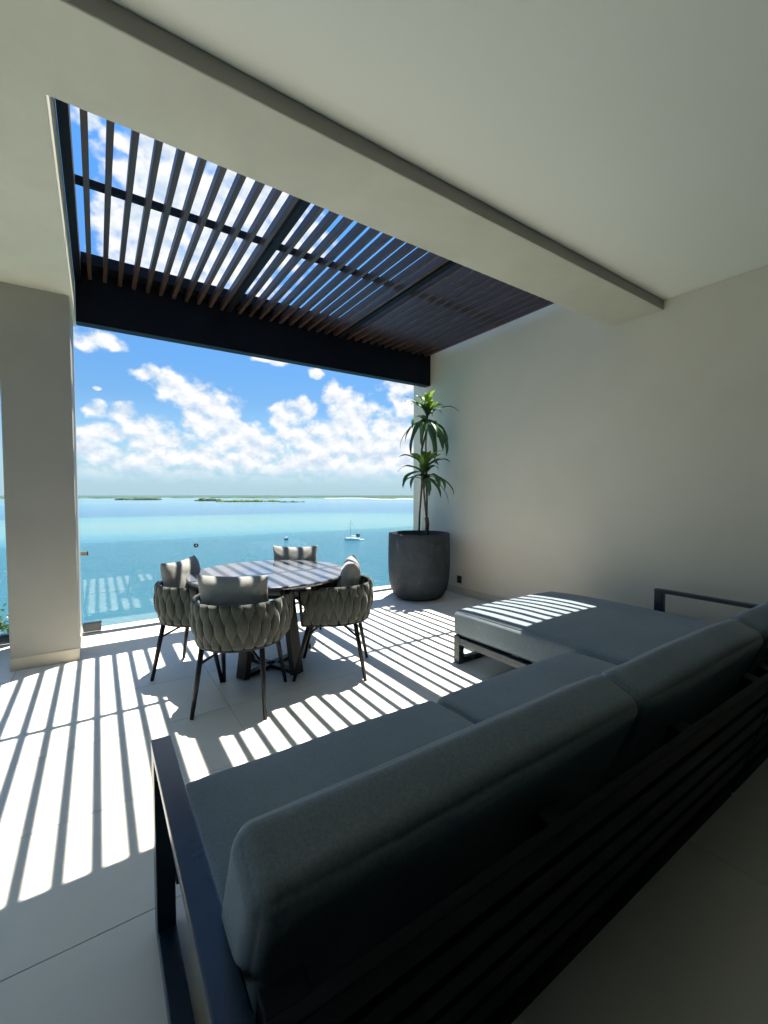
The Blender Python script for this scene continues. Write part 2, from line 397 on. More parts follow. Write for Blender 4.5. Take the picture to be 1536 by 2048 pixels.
class MB:
    def __init__(self):
        self.v = []; self.f = []
    def add(self, vs_, fs):
        k = len(self.v); self.v += [tuple(x) for x in vs_]; self.f += [tuple(i + k for i in f) for f in fs]
        return self
    def box(self, x0, x1, y0, y1, z0, z1, M=None):
        vs_ = [(x, y, z) for z in (z0, z1) for y in (y0, y1) for x in (x0, x1)]
        if M is not None: vs_ = [M @ Vector(q) for q in vs_]
        return self.add(vs_, [(0, 2, 3, 1), (4, 5, 7, 6), (0, 1, 5, 4), (2, 6, 7, 3), (0, 4, 6, 2), (1, 3, 7, 5)])
    def bar(self, a, b, wd, ht, up=(0, 0, 1)):
        a = Vector(a); b = Vector(b); d = b - a; L = d.length; y = d.normalized()
        u = Vector(up)
        if abs(y.dot(u)) > 0.98: u = Vector((0, 1, 0)) if abs(y.y) < 0.9 else Vector((1, 0, 0))
        x = y.cross(u).normalized(); z = x.cross(y).normalized()
        M = Matrix(((x.x, y.x, z.x, a.x), (x.y, y.y, z.y, a.y), (x.z, y.z, z.z, a.z), (0, 0, 0, 1)))
        return self.box(-wd / 2, wd / 2, 0, L, -ht / 2, ht / 2, M)
    def tube(self, pts, rad, n=10, cap=True):
        pts = [Vector(q) for q in pts]
        rads = rad if isinstance(rad, (list, tuple)) else [rad] * len(pts)
        rings = []; ref = None
        for i, q in enumerate(pts):
            t_ = (pts[min(i + 1, len(pts) - 1)] - pts[max(i - 1, 0)]).normalized()
            if ref is None:
                ref = Vector((0, 0, 1)) if abs(t_.z) < 0.9 else Vector((1, 0, 0))
            x = (ref - t_ * ref.dot(t_)).normalized(); y = t_.cross(x); ref = x
            rings.append([q + (x * math.cos(2 * math.pi * j / n) + y * math.sin(2 * math.pi * j / n)) * rads[i] for j in range(n)])
        vs_ = [q for r_ in rings for q in r_]; fs = []
        for i in range(len(rings) - 1):
            for j in range(n):
                a = i * n + j; b = i * n + (j + 1) % n
                fs.append((a, b, b + n, a + n))
        if cap:
            fs.append(tuple(range(n - 1, -1, -1))); k = (len(rings) - 1) * n
            fs.append(tuple(k + j for j in range(n)))
        return self.add(vs_, fs)
    def lathe(self, prof, n=48, cx=0, cy_=0):
        vs_ = []; fs = []
        for (r_, z) in prof:
            for j in range(n):
                a = 2 * math.pi * j / n; vs_.append((cx + r_ * math.cos(a), cy_ + r_ * math.sin(a), z))
        for i in range(len(prof) - 1):
            for j in range(n):
                a = i * n + j; b = i * n + (j + 1) % n
                fs.append((a, b, b + n, a + n))
        fs.append(tuple(range(n - 1, -1, -1))); k = (len(prof) - 1) * n
        fs.append(tuple(k + j for j in range(n)))
        return self.add(vs_, fs)
    def mesh(self, name, material):
        me = bpy.data.meshes.new(name); me.from_pydata(self.v, [], self.f); me.validate()
        me.materials.append(MATS[material]); me.update()
        return me
    def build(self, name, material, parent=None, bevel=0.0, smooth=False, loc=None, rot=None, seg=2):
        o = bpy.data.objects.new(name, self.mesh(name, material)); COL.objects.link(o)
        if parent is not None: o.parent = parent
        if loc is not None: o.location = loc
        if rot is not None: o.rotation_euler = rot
        if smooth:
            for q in o.data.polygons: q.use_smooth = True
        if bevel:
            b = o.modifiers.new('bevel', 'BEVEL'); b.width = bevel; b.segments = seg; b.limit_method = 'ANGLE'
            b.harden_normals = False
        return o


def link_mesh(name, me, parent=None, loc=None, rot=None, scale=None):
    o = bpy.data.objects.new(name, me); COL.objects.link(o)
    if parent is not None: o.parent = parent
    if loc is not None: o.location = loc
    if rot is not None: o.rotation_euler = rot
    if scale is not None: o.scale = scale
    return o


def weld(o, dist=1e-4):
    bm = bmesh.new(); bm.from_mesh(o.data)
    bmesh.ops.remove_doubles(bm, verts=bm.verts, dist=dist)
    bmesh.ops.recalc_face_normals(bm, faces=bm.faces)
    bm.to_mesh(o.data); bm.free()
    for q in o.data.polygons: q.use_smooth = True
    return o


def steps(a, b, r_, n):
    """samples from a to b, close together near the rounded ends"""
    out = [a + r_ * q for q in (0, 0.12, 0.3, 0.55, 0.8)]
    for i in range(n + 1):
        out.append(a + r_ + (b - a - 2 * r_) * i / n)
    out += [b - r_ * q for q in (0.8, 0.55, 0.3, 0.12, 0)]
    return out


def cushion(name, material, parent, x0, x1, y0, y1, z0, z1, r_=0.05, crown=0.015, side=0.006, M=None, seed=0, n=8, droop=0.0):
    """padded box: rounded edges, crowned faces, slightly uneven"""
    mb = MB(); lo = (x0, y0, z0); hi = (x1, y1, z1)
    rr = [min(r_, (hi[i] - lo[i]) * 0.49) for i in range(3)]
    r0 = min(rr)
    axes = [steps(lo[i], hi[i], r0, n if i < 2 else 3) for i in range(3)]
    def shape(q):
        c_ = [min(max(q[i], lo[i] + r0), hi[i] - r0) for i in range(3)]
        d = Vector([q[i] - c_[i] for i in range(3)])
        if d.length > 1e-9: d = d.normalized() * r0
        v_ = Vector(c_) + d
        u = [(2 * (q[i] - lo[i]) / (hi[i] - lo[i]) - 1) for i in range(3)]
        fx, fy, fz = [(1 - abs(a) ** 2.4) for a in u]
        nn = noise.noise(Vector((q[0] * 3.1 + seed * 7.7, q[1] * 3.1, q[2] * 3.1)))
        n2_ = noise.noise(Vector((q[0] * 9 + seed * 3.3, q[1] * 9 + 5, q[2] * 9)))
        v_.z += u[2] * crown * (fx * fy) ** 0.6 + (nn * 0.005 + n2_ * 0.0012) * (1 if u[2] > 0 else 0.4)
        v_.y += u[1] * side * 2 * (fx * fz) ** 0.6 + nn * 0.004
        v_.x += u[0] * side * (fy * fz) ** 0.6
        v_.z -= droop * max(0, u[1]) ** 3
        return M @ v_ if M is not None else v_
    for ax in range(3):
        a_, b_ = [i for i in range(3) if i != ax]
        for s_ in (0, 1):
            A, B = axes[a_], axes[b_]; vs_ = []
            for p_ in A:
                for q_ in B:
                    w_ = [0, 0, 0]; w_[ax] = (lo, hi)[s_][ax]; w_[a_] = p_; w_[b_] = q_
                    vs_.append(shape(w_))
            nb = len(B); fs = []
            for i in range(len(A) - 1):
                for j in range(nb - 1):
                    k_ = i * nb + j; fs.append((k_, k_ + 1, k_ + nb + 1, k_ + nb))
            mb.add(vs_, fs)
    return weld(mb.build(name, material, parent)), shape


def piping(parent, shape, x0, x1, y0, y1, z, r_=0.05, rad=0.0022, material='sofa_fabric', only=None):
    """a welt seam round the top edge of a cushion, laid on its surface"""
    pts = []
    N = 14
    for i in range(N): pts.append((x0 + (x1 - x0) * i / N, y0, z))
    for i in range(N): pts.append((x1, y0 + (y1 - y0) * i / N, z))
    for i in range(N): pts.append((x1 - (x1 - x0) * i / N, y1, z))
    for i in range(N + 1): pts.append((x0, y1 - (y1 - y0) * i / N, z))
    q = [shape(a) for a in pts]
    return MB().tube(q, rad, 6).build('piping', material, parent, smooth=True)


# ------------------------------------------------------------------ setting: floor, walls, roof
WALL_X = 4.07
SOF = 2.93        # underside of the concrete frame
CEIL = 3.01
PERG = 3.33       # underside of the pergola slats
LEFT_X = -4.2
BACK_Y = -0.6

fl = MB().box(LEFT_X, WALL_X, BACK_Y, 5.22, -0.30, -0.006).build('floor', 'grout')
tag(fl, kind='structure')
ty = [2.155 + 0.62 * k for k in range(-7, 6)]
tx = [0.67 + 1.22 * k for k in range(-5, 4)]
tys = [BACK_Y] + [a for a in ty if BACK_Y + 0.05 < a < 5.0] + [5.22]
txs = [LEFT_X] + [a for a in tx if LEFT_X + 0.05 < a < WALL_X - 0.05] + [WALL_X]
gp = 0.0013
shared = {}
for i in range(len(txs) - 1):
    for j in range(len(tys) - 1):
        wd = round(txs[i + 1] - txs[i] - 2 * gp, 4); ht = round(tys[j + 1] - tys[j] - 2 * gp, 4)
        key = (wd, ht)
        if key not in shared:
            b = 0.0012
            mb = MB()
            vs_ = []
            for (z, ins) in ((-0.008, 0), (-b, 0), (0.0, b)):
                vs_ += [(ins, ins, z), (wd - ins, ins, z), (wd - ins, ht - ins, z), (ins, ht - ins, z)]
            fs = [(8, 9, 10, 11), (3, 2, 1, 0)]
            for k in (0, 4):
                for q in range(4):
                    fs.append((k + q, k + (q + 1) % 4, k + 4 + (q + 1) % 4, k + 4 + q))
            mb.add(vs_, fs); shared[key] = mb.mesh('tile', 'floor_tile')
        link_mesh('tile', shared[key], fl, (txs[i] + gp, tys[j] + gp, random.uniform(-0.0002, 0.0002)))

# side wall with its skirting
wl = empty('side_wall', (WALL_X, 2, 0))
wl_b = MB().box(0, 0.28, BACK_Y - 2, 3.25, -0.3, 3.85).build('wall_body', 'wall_plaster', wl)
# the return of the wall where the concrete frame meets it stands a few millimetres proud
MB().box(-0.012, 0.0, BACK_Y - 2, -0.2405, 0.1, CEIL - 0.002).build('render_coat', 'wall_plaster', wl)
MB().box(-0.016, -0.0005, BACK_Y - 2, 3.235, 0.0, 0.095).build('skirting', 'skirting', wl, bevel=0.002)
tag(wl, 'tall plain beige plaster wall along the right side behind the chaise', 'wall')

cl = MB().box(LEFT_X, WALL_X, BACK_Y, 1.758, CEIL, CEIL + 0.34).build('ceiling', 'ceiling_paint'); tag(cl, kind='structure')

# concrete frame: beam over the opening and its arm running out to the pillar, one casting
BL = -2.4  # unseen slab left of the pillar, its reach set to limit incoming light
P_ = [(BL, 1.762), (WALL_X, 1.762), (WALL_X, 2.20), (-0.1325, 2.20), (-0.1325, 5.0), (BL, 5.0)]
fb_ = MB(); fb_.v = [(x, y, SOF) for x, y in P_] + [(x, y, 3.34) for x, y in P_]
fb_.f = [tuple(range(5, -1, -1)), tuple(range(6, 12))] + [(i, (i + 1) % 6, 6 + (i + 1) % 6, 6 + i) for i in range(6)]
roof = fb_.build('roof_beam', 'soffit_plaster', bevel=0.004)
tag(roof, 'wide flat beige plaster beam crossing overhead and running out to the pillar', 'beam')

MB().box(-2.4, WALL_X, 1.7585, 1.7618, SOF + 0.002, CEIL - 0.001).build('beam_face_shade', 'beam_shade_tone', roof)  # thin sheet added on the near face; its dark colour is painted shade

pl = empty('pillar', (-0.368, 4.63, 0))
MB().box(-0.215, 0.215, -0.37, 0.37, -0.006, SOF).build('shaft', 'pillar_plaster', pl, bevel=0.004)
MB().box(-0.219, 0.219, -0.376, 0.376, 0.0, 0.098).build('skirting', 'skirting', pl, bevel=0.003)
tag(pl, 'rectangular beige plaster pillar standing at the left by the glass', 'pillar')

bw = MB().box(LEFT_X - 0.2, WALL_X, BACK_Y - 0.2, BACK_Y, -0.3, 3.4).build('unseen_back_wall', 'dark_back'); tag(bw, kind='structure')  # unseen, set close and dark to absorb light behind the sofa
lw = MB().box(-1.6, -1.4, BACK_Y, 0.75, -0.005, CEIL - 0.002).build('added_shade_wall', 'dark_back'); tag(lw, kind='structure')  # added out of view to keep light off the sofa's rear

# ------------------------------------------------------------------ pergola
pg = empty('pergola', (2.0, 3.5, PERG))
tag(pg, 'dark pergola of narrow brown slats on black steel beams overhead', 'pergola')


def pbox(name, x0, x1, y0, y1, z0, z1, material, bev=0.002):
    return MB().box(x0 - 2.0, x1 - 2.0, y0 - 3.5, y1 - 3.5, z0 - PERG, z1 - PERG).build(name, material, pg, bevel=bev)


slat_w, slat_d = 0.034, 0.07
slat_me = MB().box(0, slat_w, 2.215 - 3.5, 4.848 - 3.5, 0, slat_d).mesh('slat', 'slat_wood')
xs = [-0.03 + 0.1165 * k for k in range(11)] + [1.32 + 0.1165 * k for k in range(11)] + [2.675 + 0.1150 * k for k in range(12)]
for x in xs:
    s = link_mesh('slat', slat_me, pg, (x - 2.0 + random.uniform(-0.0015, 0.0015), 0, random.uniform(-0.001, 0.001)))
    b = s.modifiers.new('bevel', 'BEVEL'); b.width = 0.002; b.segments = 1
pbox('rafter', 1.186, 1.246, 2.204, 4.846, 3.322, 3.425, 'black_steel')
pbox('rafter', 2.537, 2.597, 2.204, 4.846, 3.322, 3.425, 'black_steel')
pbox('side_bar', -0.129, -0.078, 2.204, 4.846, 3.30, 3.49, 'black_steel')
pbox('cross_bar', -0.076, WALL_X - 0.004, 3.51, 3.55, 3.402, 3.446, 'black_steel')
pbox('ledger', -0.076, WALL_X - 0.004, 4.69, 4.846, 3.404, 3.50, 'black_steel')
fb = pbox('fascia_beam', -0.128, WALL_X - 0.002, 4.85, 4.97, 2.935, 3.52, 'black_steel', 0.003)

# ------------------------------------------------------------------ glass balustrades
GY = 5.05
GT = 0.885


def balustrade(x0, x1, seams, label):
    e = empty('glass_balustrade', (x0, GY, 0))
    xs_ = [x0] + seams + [x1]
    for i in range(len(xs_) - 1):
        MB().box(xs_[i] - x0 + 0.006, xs_[i + 1] - x0 - 0.006, -0.006, 0.006, -0.004, GT).build('pane', 'clear_glass', e)
    for s_ in seams:
        d = MB().lathe([(0.006, -0.016), (0.021, -0.016), (0.024, -0.012), (0.024, 0.012), (0.021, 0.016), (0.006, 0.016)], 20)
        c_ = d.build('connector', 'charcoal_metal', e, smooth=False, loc=(s_ - x0, 0, 0.795), rot=(R(90), 0, 0))
        MB().lathe([(0.004, 0.0165), (0.009, 0.0165), (0.009, 0.019), (0.004, 0.019)], 14).build('screw_cap', 'boat_white', c_)
    return e


bl = balustrade(-0.15, WALL_X, [0.89, 2.956], None)
tag(bl, 'frameless clear glass balustrade along the terrace edge facing the lagoon', 'balustrade')
MB().box(0.004, 0.155, -0.035, 0.035, 0.0185, 0.10).build('clamp', 'charcoal_metal', bl, bevel=0.003)
MB().box(0.002, 0.06, -0.014, 0.014, 0.765, 0.80).build('wall_bracket', 'brass', bl, bevel=0.002)
MB().box(0.054, 0.062, -0.016, 0.016, 0.763, 0.802).build('bracket_cap', 'charcoal_metal', bl)
b2 = balustrade(-3.9, -0.585, [-2.4], None)
tag(b2, 'narrow strip of glass balustrade showing left of the pillar', 'balustrade')
MB().box(3.1, 3.31, -0.035, 0.035, 0.0185, 0.10).build('clamp', 'charcoal_metal', b2, bevel=0.003)


# ------------------------------------------------------------------ wall socket
so = empty('wall_socket', (WALL_X - 0.0005, 4.225, 0.20))
MB().box(-0.009, 0, -0.042, 0.042, -0.05, 0.05).build('plate', 'socket_black', so, bevel=0.002)
for dz in (-0.022, 0.022):
    MB().box(-0.0115, -0.0092, -0.02, 0.02, dz - 0.014, dz + 0.014).build('outlet', 'charcoal_metal', so, bevel=0.001)
tag(so, 'small black wall socket low on the wall beside the planter', 'socket')

# ------------------------------------------------------------------ sofa
FB = 'charcoal_metal'
SEAT0, SEAT1 = 0.235, 0.425


def back_matrix(y, z):
    """frame of the reclined backrest: origin at its foot, local z along the rake"""
    return Matrix.Translation((0, y, z)) @ Matrix.Rotation(R(17), 4, 'X')


def back_slats(parent, x0, x1, posts):
    """raked back: posts with broad horizontal slats, bottom at the floor rail"""
    for xp in posts:  # back frame blacker than the arms: its shadow is put into the colour
        M = Matrix.Translation((xp, 0.715, 0.05)) @ Matrix.Rotation(R(14), 4, 'X')
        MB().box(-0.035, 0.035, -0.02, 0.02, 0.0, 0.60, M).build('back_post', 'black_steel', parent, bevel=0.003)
    for k in range(5):
        M = Matrix.Translation((0, 0.715, 0.05)) @ Matrix.Rotation(R(14), 4, 'X')
        zz = 0.115 + k * 0.105
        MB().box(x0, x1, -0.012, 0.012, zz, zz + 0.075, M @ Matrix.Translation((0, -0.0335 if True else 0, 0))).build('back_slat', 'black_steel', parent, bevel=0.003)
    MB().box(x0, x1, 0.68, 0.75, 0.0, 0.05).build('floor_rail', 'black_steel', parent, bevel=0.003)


def back_cushion(parent, x0, x1, seed):
    M = Matrix.Translation((0, 0.885, 0.40)) @ Matrix.Rotation(R(22), 4, 'X')
    c_, sh = cushion('back_cushion', 'sofa_fabric', parent, x0, x1, -0.15, 0.0, 0.0, 0.438, r_=0.038, crown=0.014, side=0.007, M=M, seed=seed)
    return c_


sf = empty('sofa', (0, 0, 0))
tag(sf, 'long grey two-seat outdoor sofa with dark metal arm, its back to the viewer', 'sofa')
# arm loop: top bar, front post, floor bar, rear post
MB().box(0.118, 0.172, 0.56, 1.462, 0.572, 0.60).build('arm_bar', FB, sf, bevel=0.003)
MB().box(0.119, 0.171, 1.395, 1.46, 0.0, 0.571).build('arm_post', FB, sf, bevel=0.003)
MB().box(0.119, 0.171, 0.62, 1.394, 0.0, 0.045).build('floor_bar', FB, sf, bevel=0.003)
MB().box(0.119, 0.171, 0.58, 0.64, 0.046, 0.571).build('arm_post', FB, sf, bevel=0.003)
# seat frame with cross slats
MB().box(0.172, 2.335, 1.39, 1.45, 0.165, 0.215).build('seat_rail', FB, sf, bevel=0.003)
MB().box(0.172, 2.335, 0.76, 0.82, 0.165, 0.215).build('seat_rail', FB, sf, bevel=0.003)
for k in range(12):
    x = 0.25 + k * 0.178
    MB().box(x, x + 0.07, 0.765, 1.445, 0.2155, 0.232).build('seat_slat', FB, sf)
MB().box(2.28, 2.335, 1.395, 1.455, 0.0, 0.164).build('foot', FB, sf, bevel=0.003)
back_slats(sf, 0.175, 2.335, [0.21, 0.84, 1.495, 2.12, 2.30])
cushion_specs = [(0.185, 1.268, 1), (1.276, 2.345, 2)]
for (a, b_, s_) in cushion_specs:
    c_, sh = cushion('seat_cushion', 'sofa_fabric', sf, a, b_, 0.78, 1.50, SEAT0, SEAT1, r_=0.045, crown=0.016, side=0.006, seed=s_, droop=0.012)
    piping(c_, sh, a + 0.012, b_ - 0.012, 0.78 + 0.012, 1.50 - 0.012, SEAT1 - 0.011)
back_cushion(sf, 0.172, 1.300, 3)
back_cushion(sf, 1.306, 2.372, 4)

# chaise
ch = empty('chaise_lounge', (0, 0, 0))
tag(ch, 'wide grey chaise lounge by the right wall with sun stripes on its end', 'chaise')
CX0, CX1, CY1 = 2.36, 3.68, 2.545
MB().box(CX0, CX0 + 0.055, 2.45, 2.51, 0.0, 0.225).build('leg', FB, ch, bevel=0.003)
MB().box(CX1 - 0.055, CX1, 2.45, 2.51, 0.0, 0.225).build('leg', FB, ch, bevel=0.003)
MB().box(CX0 + 0.056, CX1 - 0.056, 2.455, 2.505, 0.0, 0.045).build('floor_bar', FB, ch, bevel=0.003)
MB().box(CX0, CX0 + 0.055, 0.765, 2.449, 0.160, 0.215).build('side_rail', FB, ch, bevel=0.003)
MB().box(CX1 - 0.055, CX1, 0.765, 2.449, 0.160, 0.215).build('side_rail', FB, ch, bevel=0.003)
for k in range(10):
    y = 2.36 - k * 0.17
    MB().box(CX0 + 0.056, CX1 - 0.056, y, y + 0.075, 0.190, 0.215).build('seat_slat', FB, ch)
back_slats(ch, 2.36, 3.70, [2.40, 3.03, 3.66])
c_, sh = cushion('seat_cushion', 'sofa_fabric', ch, 2.372, 3.655, 0.78, CY1, 0.226, 0.438, r_=0.048, crown=0.02, side=0.006, seed=5, n=12, droop=0.02)
piping(c_, sh, 2.384, 3.643, 0.792, CY1 - 0.012, 0.438 - 0.011)
back_cushion(ch, 2.378, 3.66, 6)
MB().box(3.685, 3.735, 0.56, 1.615, 0.572, 0.60).build('arm_bar', FB, ch, bevel=0.003)
MB().box(3.686, 3.734, 1.55, 1.614, 0.0, 0.571).build('arm_post', FB, ch, bevel=0.003)
MB().box(3.686, 3.734, 0.58, 0.64, 0.0, 0.571).build('arm_post', FB, ch, bevel=0.003)
MB().box(3.686, 3.734, 0.641, 1.549, 0.0, 0.045).build('floor_bar', FB, ch, bevel=0.003)

# ------------------------------------------------------------------ dining table
TC = (1.11, 3.26)
tb = empty('dining_table', (TC[0], TC[1], 0))
MB().lathe([(0.05, 0.722), (0.585, 0.722), (0.597, 0.728), (0.60, 0.738), (0.598, 0.746), (0.593, 0.75), (0.05, 0.75)], 96).build('table_top', 'table_stone', tb)
MB().lathe([(0.05, 0.70), (0.40, 0.70), (0.40, 0.7215), (0.05, 0.7215)], 64).build('top_plate', 'chair_metal', tb)
for k in range(4):
    a = R(204 + 90 * k); d = Vector((math.cos(a), math.sin(a), 0)); s_ = Vector((-d.y, d.x, 0))
    MB().bar(d * 0.275 + Vector((0, 0, 0.0)), d * 0.17 + Vector((0, 0, 0.699)), 0.095, 0.05, up=d).build('leg', 'chair_metal', tb, bevel=0.003)
    MB().bar(d * 0.03 + Vector((0, 0, 0.014)), d * 0.26 + Vector((0, 0, 0.014)), 0.06, 0.028).build('base_bar', 'chair_metal', tb, bevel=0.002)
    MB().bar(d * 0.03 + Vector((0, 0, 0.684)), d * 0.36 + Vector((0, 0, 0.684)), 0.05, 0.03).build('support_bar', 'chair_metal', tb, bevel=0.002)
tag(tb, 'round stone-topped dining table with dark crossed base between four chairs', 'table')

# ------------------------------------------------------------------ woven dining chairs
HW = 0.278


def plan(s):
    """U-shaped plan of the shell: arc length -> point and outward normal (chair faces +y)"""
    L1 = 0.21; rad = HW
    arc = math.pi * rad
    if s < L1:
        return Vector((HW, 0.20 - s, 0)), Vector((1, 0, 0))
    if s < L1 + arc:
        a = (s - L1) / rad
        return Vector((rad * math.cos(a), -0.01 - rad * math.sin(a), 0)), Vector((math.cos(a), -math.sin(a), 0))
    s -= L1 + arc
    return Vector((-HW, -0.01 + s, 0)), Vector((-1, 0, 0))


PERIM = 2 * 0.21 + math.pi * HW
Z0, Z1 = 0.425, 0.69


def shell(s, t, nn=0.0):
    q, nr = plan(min(max(s, 0), PERIM))
    k = 0.945 + 0.055 * math.sin(min(1.0, t * 1.05) * math.pi / 2)
    c_ = Vector((0, -0.03, 0))
    q = c_ + (q - c_) * k
    z = Z0 + (Z1 - Z0) * t
    z -= 0.045 * max(0.0, (q.y + 0.05) / 0.25) ** 2 * t * 0.4
    return Vector((q.x, q.y, z)) + nr * nn


def pad(s, t0, t1, wfun, T, lift):
    NU, NTT = 6, 10
    front = []; back = []
    for i in range(NTT + 1):
        tau = i / NTT; t = t0 + (t1 - t0) * tau; wd = wfun(tau)
        e = math.sin(math.pi * min(max(tau, 0.0), 1.0)) ** 0.35
        for j in range(NU + 1):
            u = -1 + 2 * j / NU
            th = T * (1 - abs(u) ** 3.0) ** 0.5 * (0.25 + 0.75 * e) * (0.45 + 0.55 * min(1, wd / 0.045))
            front.append(shell(s + u * wd / 2, t, lift(tau) + th)); back.append(shell(s + u * wd / 2, t, lift(tau) - th * 0.9))
    vs_ = front + back; K = len(front); fs = []
    W = NU + 1
    for i in range(NTT):
        for j in range(NU):
            k = i * W + j
            fs.append((k, k + 1, k + W + 1, k + W)); fs.append((K + k, K + k + W, K + k + W + 1, K + k + 1))
    for i in range(NTT):
        for j in (0, NU):
            k = i * W + j; fs.append((k, k + W, K + k + W, K + k) if j == 0 else (k + W, k, K + k, K + k + W))
    for i in (0, NTT):
        for j in range(NU):
            k = i * W + j; fs.append((k + 1, k, K + k, K + k + 1) if i == 0 else (k, k + 1, K + k + 1, K + k))
    return vs_, fs


def make_chair():
    e = empty('dining_chair')
    nA = 19; pitch = PERIM / nA
    wA = pitch * 0.97
    for i in range(nA):
        s = (i + 0.5) * pitch
        jw = random.uniform(-0.003, 0.003)
        # strap coming over the rim and dipping behind the cord
        top = pad(s + jw, 0.44, 1.03, lambda q: wA * (0.10 + 0.90 * math.sin(min(1, q * 1.25) * math.pi / 2) ** 1.15), 0.020,
                  lambda q: 0.010 - 0.012 * (1 - q))
        o_ = MB().add(*top).build('strap', 'strap_fabric', e); weld(o_, 1e-6)
        bot = pad(s + jw, 0.0, 0.54, lambda q: wA * (0.10 + 0.86 * math.sin(min(1, (1 - q) * 1.25) * math.pi / 2) ** 1.15), 0.015,
                  lambda q: 0.006 - 0.010 * q)
        o_ = MB().add(*bot).build('strap', 'strap_fabric', e); weld(o_, 1e-6)
        if i < nA - 1:
            mid = pad(s + pitch / 2 + jw, 0.10, 0.93, lambda q: wA * (0.06 + 0.94 * math.sin(math.pi * q) ** 1.05), 0.021,
                      lambda q: 0.002 + 0.012 * math.sin(math.pi * q))
            o_ = MB().add(*mid).build('strap', 'strap_fabric', e); weld(o_, 1e-6)
    def ring(t, off=0.0):
        return [shell(PERIM * i / 60, t, off) for i in range(61)]
    MB().tube(ring(0.985), 0.010, 8).build('rim', 'chair_metal', e, smooth=True)
    MB().tube(ring(0.49, -0.006), 0.005, 6).build('cord', 'chair_metal', e, smooth=True)
    MB().tube(ring(-0.015), 0.012, 8).build('base_ring', 'chair_metal', e, smooth=True)
    for s in (0.0, PERIM):
        MB().tube([shell(s, -0.015), shell(s, 0.5), shell(s, 0.985)], 0.011, 8).build('arm_post', 'chair_metal', e, smooth=True)
    # front bar of the seat frame, seat plate, seat cushion
    a, b_ = shell(0, -0.015), shell(PERIM, -0.015)
    MB().tube([a, b_], 0.011, 8).build('front_bar', 'chair_metal', e, smooth=True)
    pts = [shell(PERIM * i / 40, 0.0, -0.012) for i in range(41)]
    vs_ = [(q.x, q.y, z) for z in (0.420, 0.430) for q in pts]; n_ = len(pts)
    fs = [tuple(range(n_ - 1, -1, -1)), tuple(range(n_, 2 * n_))] + [(i, (i + 1) % n_, n_ + (i + 1) % n_, n_ + i) for i in range(n_)]
    MB().add(vs_, fs).build('seat_plate', 'chair_metal', e)
    cushion('seat_cushion', 'seat_fabric', e, -0.215, 0.215, -0.21, 0.185, 0.432, 0.495, r_=0.03, crown=0.012, side=0.004, seed=11)
    for sx_ in (-1, 1):
        for sy_ in (-1, 1):
            topp = Vector((sx_ * 0.185, 0.15 if sy_ > 0 else -0.185, 0.415)); foot = Vector((sx_ * 0.222, sy_ * 0.26, 0.0))
            MB().tube([topp, topp.lerp(foot, 0.5), foot], [0.0165, 0.0155, 0.012], 12).build('leg', 'chair_metal', e, smooth=True)
            m_ = topp.lerp(foot, 0.25)
            MB().tube([m_, (sx_ * 0.02, sy_ * 0.02, 0.410)], 0.008, 8).build('stretcher', 'chair_metal', e, smooth=True)
    return e


def copy_tree(o, parent=None):
    c_ = o.copy(); COL.objects.link(c_); c_.parent = parent
    for q in [k for k in o.children]:
        copy_tree(q, c_)
    return c_


proto = make_chair()
G = 'woven chairs round the dining table'
CH = [((0.77, 2.83), (0.56, 0.83), 'woven olive-grey dining chair nearest the viewer, its round back turned this way'),
      ((1.49, 2.94), (-0.84, 0.54), 'woven olive-grey dining chair at the right of the table, nearest the chaise'),
      ((0.64, 3.50), (0.80, -0.60), 'woven olive-grey dining chair at the left of the table, nearest the pillar'),
      ((1.50, 3.80), (-0.59, -0.81), 'woven dining chair at the far side of the table, mostly hidden behind it')]
PLB = ['grey cushion with one square patch of sun, standing in the nearest chair',
       'grey cushion seen edge-on in the chair at the right of the table',
       'grey cushion half in sun in the chair at the left of the table',
       'small grey cushion with two sunny stripes showing above the far table edge']


def pillow_mesh(seed, wd, ht, th):
    N = 22; mb = MB(); F_ = []; B_ = []
    for i in range(N + 1):
        for j in range(N + 1):
            u = -1 + 2 * i / N; v_ = -1 + 2 * j / N
            # concave sides with pointed corners
            px = u * (1 - 0.075 * (1 - v_ * v_)); pz = v_ * (1 - 0.115 * (1 - u * u))
            t_ = ((1 - u ** 4) * (1 - v_ ** 4)) ** 0.55
            cr = noise.noise(Vector((u * 3 + seed * 5, v_ * 3, seed))) * 0.10
            # folds running out of the corners
            fold = 0.05 * math.sin((abs(u) - abs(v_)) * 16 + seed) * (abs(u * v_)) ** 1.2
            h_ = th / 2 * max(0.0, t_ * (1 + cr) + fold * t_ ** 0.4)
            dx = 0.01 * noise.noise(Vector((u * 2, v_ * 2, seed * 3.0)))
            F_.append((px * wd / 2 + dx, h_, pz * ht / 2)); B_.append((px * wd / 2 + dx, -h_, pz * ht / 2))
    mb.v = F_ + B_; K = len(F_); W = N + 1
    for i in range(N):
        for j in range(N):
            k = i * W + j
            mb.f.append((k, k + 1, k + W + 1, k + W)); mb.f.append((K + k, K + k + W, K + k + W + 1, K + k + 1))
    return mb


